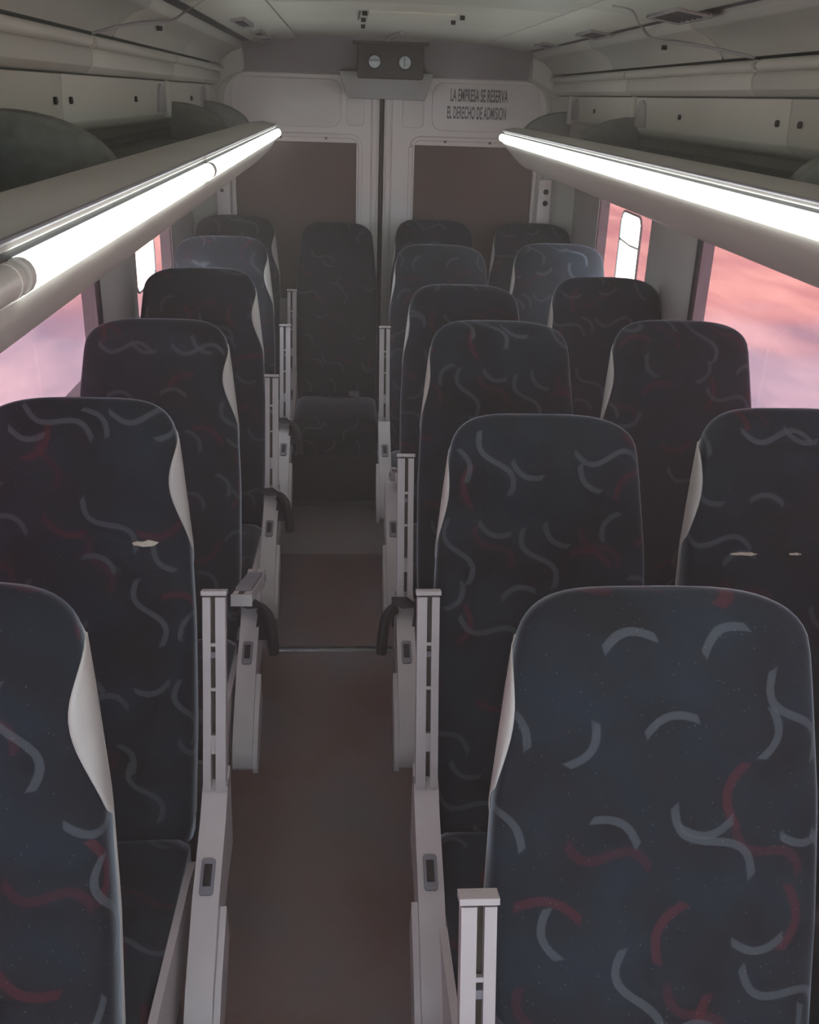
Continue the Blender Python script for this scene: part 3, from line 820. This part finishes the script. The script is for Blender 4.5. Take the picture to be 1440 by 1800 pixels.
def as_mesh(bm, name, mat, bevel=0, seg=2):
    if bevel:
        es = [e for e in bm.edges if len(e.link_faces) == 2 and e.calc_face_angle(0) > radians(35)]
        bmesh.ops.bevel(bm, geom=es, offset=bevel, segments=seg, affect='EDGES', clamp_overlap=True, profile=.5)
    bmesh.ops.recalc_face_normals(bm, faces=bm.faces)
    me = bpy.data.meshes.new(name); bm.to_mesh(me); bm.free(); me.materials.append(mat)
    for p in me.polygons: p.use_smooth = True
    sharp(me); return me

# armrest: origin at the pivot, stands up along z when raised; s = +1 aisle on the right
def armrest_meshes(s):
    L_ = .372; h = .0210
    bm = bmesh.new()
    r_in, r_out = (-h*s, -h*s+.0145*s), (h*s-.0185*s, h*s)
    def bx(x, y0, y1, z0, z1): box(bm, min(x), max(x), y0, y1, z0, z1)
    def rail(x, depth):
        # rounded foot of each fork, slightly swelling towards the pivot
        pts = [(-.022, .05), (-.024, .0), (-.018, -.014), (-.004, -.022), (.012, -.018), (.022, -.004), (depth, .06), (depth, L_-.012), (-.014, L_-.012), (-.014, .20), (-.018, .11)]
        prism(bm, pts, min(x), max(x), 'x')
    rail(r_in, .0095); rail(r_out, .0095)
    fr = as_mesh(bm, 'armrest', PLAST, .0035)
    bm = bmesh.new(); box(bm, -h-.0025, h+.0025, -.0175, .0085, L_-.008, L_)
    cap = as_mesh(bm, 'end_cap', PLAST, .003, 3)
    bm = bmesh.new()
    x0, x1 = sorted((r_in[1]-.002*s, r_out[0]+.002*s))
    box(bm, x0, x1, -.012, -.004, -.003, .003)
    rung = as_mesh(bm, 'rungs', PLAST, 0)
    bm = bmesh.new(); box(bm, x0, x1, -.0145, .012, .062, .098)
    blk = as_mesh(bm, 'bridge', PLAST, .001)
    bm = bmesh.new(); box(bm, x0, x1, .002, .010, -.01, L_-.008)
    core = as_mesh(bm, 'metal_core', CORE, 0)
    bm = bmesh.new(); box(bm, x0+.001, x1-.001, -.010, .006, .245, .256)
    clip = as_mesh(bm, 'core_clip', PADG, 0)
    bm = bmesh.new(); cyl(bm, (h*s+.001*s, -.002, 0), .009, .005, 'x', 18)
    bolt = as_mesh(bm, 'pivot_cap', PADG, .001)
    bm = bmesh.new(); box(bm, -h+.003, h-.003, .0085, .018, .03, L_-.05)
    pad = as_mesh(bm, 'top_pad', PADG, .005, 3)
    return dict(fr=fr, cap=cap, rung=rung, blk=blk, core=core, clip=clip, bolt=bolt, pad=pad)
ARM = {1: armrest_meshes(1), -1: armrest_meshes(-1)}

def side_trim_meshes(s):
    """slanted plastic side shield on the aisle side; y,z relative to the row line; s=+1 aisle on the right"""
    h = .0235
    top = [(-.075, .615), (-.125, .600), (-.165, .566), (-.205, .545), (-.30, .497), (-.41, .412), (-.447, .372), (-.462, .340)]
    bot = [(-.460, .315), (-.445, .300), (-.425, .300), (-.37, .340), (-.27, .400), (-.18, .430), (-.09, .440)]
    bm = bmesh.new(); prism(bm, top+bot, -h, h, 'x'); shell = as_mesh(bm, 'side_trim', PLAST, .006, 3)
    # outer flange on the aisle face
    fl_ = [(-.285, .470), (-.39, .398), (-.437, .352), (-.450, .322), (-.442, .288), (-.42, .275), (-.35, .318), (-.27, .385)]
    bm = bmesh.new(); prism(bm, fl_, s*h-.001*s, s*(h+.011), 'x'); flange = as_mesh(bm, 'outer_flange', PLAST, .004, 3)
    # recessed lever
    c = Vector((0, -.262, .5165)); tz = Vector((0, -.095, -.048)).normalized(); nz = Vector((0, -tz.z, tz.y)); 
    if nz.z < 0: nz = -nz
    M = Matrix((Vector((1, 0, 0)), tz, nz)).transposed().to_4x4(); M.translation = c
    bm = bmesh.new(); pts = []
    r = .006
    for (cx, cy, s0) in ((.0125-r, .033-r, 0), (-.0125+r, .033-r, 1), (-.0125+r, -.033+r, 2), (.0125-r, -.033+r, 3)):
        for k in range(5): t = (s0+k/4)*pi/2; pts.append((cx+r*cos(t), cy+r*sin(t)))
    vs = prism(bm, pts, -.004, .0045, 'z'); bmesh.ops.transform(bm, matrix=M, verts=vs)
    bez = as_mesh(bm, 'lever_bezel', PADG, .0015)
    bm = bmesh.new(); vs = box(bm, -.0072, .0072, -.022, .018, .001, .0056); bmesh.ops.transform(bm, matrix=M, verts=vs)
    slot = as_mesh(bm, 'lever_slot', BLACK, .001)
    return dict(shell=shell, flange=flange, bez=bez, slot=slot)
TRIM = {1: side_trim_meshes(1), -1: side_trim_meshes(-1)}

# pan under the cushion and pedestal
bm = bmesh.new(); prism(bm, [(-.13, .43), (-.20, .40), (-.55, .415), (-.60, .44), (-.60, .36), (-.52, .31), (-.16, .31), (-.10, .36)], -.196, .196, 'x')
ME_PAN = as_mesh(bm, 'seat_pan', SHELLB, .01)
bm = bmesh.new(); prism(bm, [(-.60, .475), (-.58, .49), (-.2, .45), (-.13, .43), (-.13, .36), (-.2, .33), (-.5, .33), (-.585, .37)], -.007, .007, 'x')
ME_PANSIDE = as_mesh(bm, 'pan_side', PLAST, .003)
bm = bmesh.new()
prism(bm, [(-.50, 0), (-.48, .32), (-.40, .33), (-.38, .02), (-.22, .02), (-.24, .33), (-.16, .33), (-.14, 0)], -.02, .02, 'x')
ME_LEG = as_mesh(bm, 'leg', DARKP, .004)
bm = bmesh.new(); box(bm, -.19, .19, -.46, -.42, .26, .31); box(bm, -.19, .19, -.24, -.20, .26, .31)
ME_FRAME = as_mesh(bm, 'seat_frame', DARKP, .004)
bm = bmesh.new(); cyl(bm, (0, 0, 0), .035, .39, 'x', 16)
ME_HINGE = as_mesh(bm, 'hinge_tube', DARKP)

def belt_meshes(s):
    # band round the head of the side trim and an end hanging into the aisle
    h = .031
    bm = bmesh.new()
    tube(bm, [(-h, -.155, .535), (-h, -.145, .600), (0, -.162, .604), (h, -.160, .592), (h, -.205, .520)], .019, .0035, n=8, flat=(0, 1, .5))
    band = as_mesh(bm, 'seat_belt', BELT)
    bm = bmesh.new()
    tube(bm, spline([(s*.026, -.165, .590), (s*.048, -.18, .575), (s*.058, -.20, .53), (s*.062, -.215, .485)], 5), .014, .024, n=12, flat=(1, 0, 0))
    tong = as_mesh(bm, 'belt_buckle', BLACK)
    return band, tong
BELTS = {1: belt_meshes(1), -1: belt_meshes(-1)}

PIT, Y0 = .757, .854
DESC = {}
def seat(col, row, x, crest_z, label, arm=None, armx=None, trim=False, belt=False, aisle=0, dyaw=0, panels=None):
    if panels is None: panels = (aisle,)
    y0 = Y0+PIT*(row-1)
    st = empty('bus_seat', (x, y0, 0)); tag(st, label, 'seat', {'L': 'single seats along the left windows', 'R': 'seats along the right side of the aisle', 'W': 'window seats on the right', 'C': 'rear bench seats'}[col])
    # hinge so the crest lands at y0+.185
    tl = TILT
    ln = (crest_z-HINGE_Z+.035*sin(tl))/(LB*cos(tl))
    hy = .185-LB*ln*sin(tl)-.035*cos(tl)
    bk = mk('backrest', ME_BACK[aisle > 0], st, (0, hy, HINGE_Z), (-tl, 0, dyaw), (1, 1, ln))
    for s in panels: mk('side_panel', ME_PANEL[s], bk, label='cream vinyl side panel')
    for s in ((-1, 1) if panels else ()): mk('piping', ME_PIPE[s], bk)
    mk('cushion', ME_CUSH, st, (0, hy-.0, HINGE_Z+.01))
    if row < 6:
        mk('seat_pan', ME_PAN, st); mk('seat_frame', ME_FRAME, st)
        for s in (-1, 1): mk('pan_side', ME_PANSIDE, st, (s*.212, 0, 0))
    mk('hinge_tube', ME_HINGE, st, (0, hy+.05, HINGE_Z-.02))
    for s in ((-1, 1) if row < 6 else ()): mk('leg', ME_LEG, st, (s*.15, 0, 0))
    if trim or arm:
        ax = armx-x; T = TRIM[aisle]
        if trim:
            t_ = mk('side_trim', T['shell'], st, (ax, 0, 0)); mk('outer_flange', T['flange'], t_)
            z_ = mk('lever_bezel', T['bez'], t_); mk('lever_slot', T['slot'], t_)
        if arm:
            A_ = ARM[aisle]
            tilt = -radians(18) if arm == 'up' else radians(70)
            a_ = mk('armrest', A_['fr'], st, (ax if arm == 'up' else ax+.014, -.108, .600 if arm == 'up' else .650), (tilt, 0, 0), label='raised armrest' if arm == 'up' else 'lowered armrest')
            for k, nm in (('cap', 'end_cap'), ('rung', 'rung'), ('blk', 'bridge'), ('core', 'metal_core'), ('clip', 'core_clip'), ('bolt', 'pivot_cap'), ('pad', 'top_pad')):
                mk(nm, A_[k], a_, (0, 0, .270) if k == 'rung' else None)
            mk('rung', A_['rung'], a_, (0, 0, .185))
    if belt:
        b_ = mk('seat_belt', BELTS[aisle][0], st, (armx-x, 0, 0)); mk('belt_buckle', BELTS[aisle][1], b_)
    return st

def tear(st, u, v, w_, h_, seed):
    bk = [c for c in st.children if c.name.startswith('backrest')][0]
    rnd = random.Random(seed); bm = bmesh.new(); n = 14
    t = v/LB
    pts = []
    for k in range(n):
        a = 2*pi*k/n; pts.append((u+cos(a)*w_*(.8+.3*rnd.random()), v+sin(a)*h_*(.5+.7*rnd.random())))
    y = -bulge(t)
    prism(bm, [(p[0], p[1]) for p in pts], y-.004, y+.006, 'y')
    o = bmobj('torn_spot', bm, FOAM, bk); o['label'] = 'small pale tear in the fabric'
    return o

XR, XL = -.031, -.431
s1 = seat('R', 1, .205, 1.265, 'nearest patterned seat, right of the aisle at the picture bottom, armrest raised', 'up', XR, True, False, -1)
seat('R', 2, .200, 1.248, 'aisle seat directly behind the nearest right seat, armrest raised', 'up', XR, True, False, -1)
seat('R', 3, .222, 1.269, 'third aisle seat on the right, raised armrest and belt round its trim', 'up', XR, True, True, -1)
seat('R', 4, .214, 1.229, 'fourth aisle seat on the right, the one with its armrest lowered', 'down', XR, True, False, -1)
seat('R', 5, .200, 1.256, 'fifth aisle seat on the right, just in front of the rear bench', 'up', XR, True, False, -1)
seat('R', 6, .235, 1.269, 'rear bench seat right of the door gap, behind the fifth aisle seat', aisle=-1)
w2 = seat('W', 2, .700, 1.266, 'right window seat cut off by the picture edge, two small tears low down', aisle=-1)
seat('W', 1, .690, 1.266, 'nearest right window seat, almost wholly outside the picture', aisle=-1)
seat('W', 3, .716, 1.278, 'large right window seat standing against the pink window', aisle=-1)
seat('W', 4, .702, 1.264, 'right window seat in front of the dark window pillar', aisle=-1)
seat('W', 5, .692, 1.271, 'right window seat beneath the bright vent opening', aisle=-1)
seat('W', 6, .715, 1.264, 'rear bench seat in the right corner under the hinge plate', aisle=-1)
seat('L', 1, -.684, 1.271, 'nearest left seat at the bottom left corner with wide cream side', None, XL, True, False, 1)
l2 = seat('L', 2, -.694, 1.270, 'second left seat, dark, with a small torn spot and raised armrest', 'up', XL, True, False, 1)
seat('L', 3, -.682, 1.258, 'third left seat, the one with a lowered armrest and hanging belt', 'down', XL, True, True, 1)
seat('L', 4, -.674, 1.267, 'fourth left seat beside the bright vent, raised armrest and belt', 'up', XL, True, True, 1)
seat('L', 5, -.692, 1.270, 'fifth left seat with a pale bright rim on top', 'up', XL, True, True, 1)
seat('L', 6, -.715, 1.268, 'rear bench seat in the left corner beside the brown window', 'up', XL-.012, True, False, 1)
c6 = seat('C', 6, -.232, 1.248, 'central rear bench seat facing the aisle', aisle=-1, panels=())
c6.scale = (.92, 1, 1)
tear(l2, .130, .60, .026, .007, 1)
tear(w2, -.105, .585, .026, .004, 2); tear(w2, .000, .585, .013, .003, 3)

# belt lying across the middle rear cushion
cb = empty('lap_belt', (-.232, 4.35, .50)); tag(cb, 'dark lap belt with buckle lying on the central rear cushion', 'seat belt')
bm = bmesh.new(); tube(bm, spline([(-.15, .12, .0), (-.10, .02, .002), (0, -.02, .006), (.08, .0, .004), (.15, .10, .0)], 6), .022, .004, n=8, flat=(0, 1, 0)); bmobj('webbing', bm, BELT, cb)
bm = bmesh.new(); box(bm, .06, .11, -.02, .03, 0, .02); bmobj('buckle', bm, PADG, cb, bevel=.005)
cb.location = (-.232, 4.50, .478)
# box under the rear bench
rb = empty('bench_base', (-.2, 4.45, 0)); tag(rb, 'dark box closing the space beneath the rear bench', 'bench base')
bm = bmesh.new(); box(bm, -.70, 1.08, -.17, -.12, .004, .30); bmobj('box_panel', bm, BLACK, rb, bevel=.004)
bm = bmesh.new(); box(bm, -.70, 1.08, -.185, -.172, .004, .03); bmobj('kick_strip', bm, DARKP, rb, bevel=.002)

# ------------------------------------------------------------------ outside: the ground around the bus
def ground_mat():
    mt, nt, p = nmat('dusty_ground'); N, L = nt.nodes, nt.links
    tc = N.new('ShaderNodeTexCoord')
    mp = N.new('ShaderNodeMapping'); mp.inputs['Scale'].default_value = (1, .35, 1); L.new(tc.outputs['Object'], mp.inputs[0])
    n = N.new('ShaderNodeTexNoise'); n.inputs['Scale'].default_value = .8; n.inputs['Detail'].default_value = 6; n.inputs['Roughness'].default_value = .55; L.new(mp.outputs[0], n.inputs['Vector'])
    r = N.new('ShaderNodeValToRGB'); e = r.color_ramp.elements                # pale concrete yard near the bus, shadow streaks painted in the dark tone
    e[0].position = .36; e[0].color = (.32, .36, .42, 1); e[1].position = .62; e[1].color = (.70, .67, .64, 1)
    L.new(n.outputs['Fac'], r.inputs[0])
    r3 = N.new('ShaderNodeValToRGB'); e = r3.color_ramp.elements              # red earth farther out
    e[0].position = .36; e[0].color = (.56, .30, .26, 1); e[1].position = .62; e[1].color = (.86, .56, .42, 1)
    L.new(n.outputs['Fac'], r3.inputs[0])
    ln = N.new('ShaderNodeVectorMath'); ln.operation = 'LENGTH'; L.new(tc.outputs['Object'], ln.inputs[0])
    n4 = N.new('ShaderNodeTexNoise'); n4.inputs['Scale'].default_value = .45; n4.inputs['Detail'].default_value = 4; L.new(tc.outputs['Object'], n4.inputs['Vector'])
    ad = N.new('ShaderNodeMath'); ad.operation = 'MULTIPLY_ADD'; ad.inputs[1].default_value = 7; L.new(n4.outputs['Fac'], ad.inputs[0]); L.new(ln.outputs['Value'], ad.inputs[2])
    mr = N.new('ShaderNodeMapRange'); mr.inputs[1].default_value = 15.2; mr.inputs[2].default_value = 19.5; L.new(ad.outputs[0], mr.inputs[0])
    mx = N.new('ShaderNodeMix'); mx.data_type = 'RGBA'; L.new(mr.outputs[0], mx.inputs[0]); L.new(r.outputs[0], mx.inputs[6]); L.new(r3.outputs[0], mx.inputs[7])
    L.new(mx.outputs[2], p.inputs['Base Color']); p.inputs['Roughness'].default_value = .95
    return mt
bm = bmesh.new()
NG = 40
g = [[bm.verts.new((-60+120*i/NG, -60+120*j/NG, -.95)) for j in range(NG+1)] for i in range(NG+1)]
for i in range(NG):
    for j in range(NG): bm.faces.new((g[i][j], g[i+1][j], g[i+1][j+1], g[i][j+1]))
HAZE = bpy.data.materials.new('veil_haze'); HAZE.use_nodes = True; _n = HAZE.node_tree; _n.nodes.clear()  # haze volume added to imitate a lens veil over the cabin
_o = _n.nodes.new('ShaderNodeOutputMaterial'); _v = _n.nodes.new('ShaderNodeVolumeScatter'); _v.inputs['Density'].default_value = .052; _v.inputs['Color'].default_value = (1, .85, .79, 1); _v.inputs['Anisotropy'].default_value = .2
_n.links.new(_v.outputs[0], _o.inputs['Volume'])
hb = bmesh.new(); box(hb, -.925, .925, -.70, 4.88, .01, 2.02)
hz = bmobj('haze', hb, HAZE, smooth=False); tag(hz, 'thin haze added through the cabin to imitate lens veil', 'haze', kind='stuff')
gr = bmobj('ground', bm, ground_mat(), smooth=False); tag(gr, kind='structure')
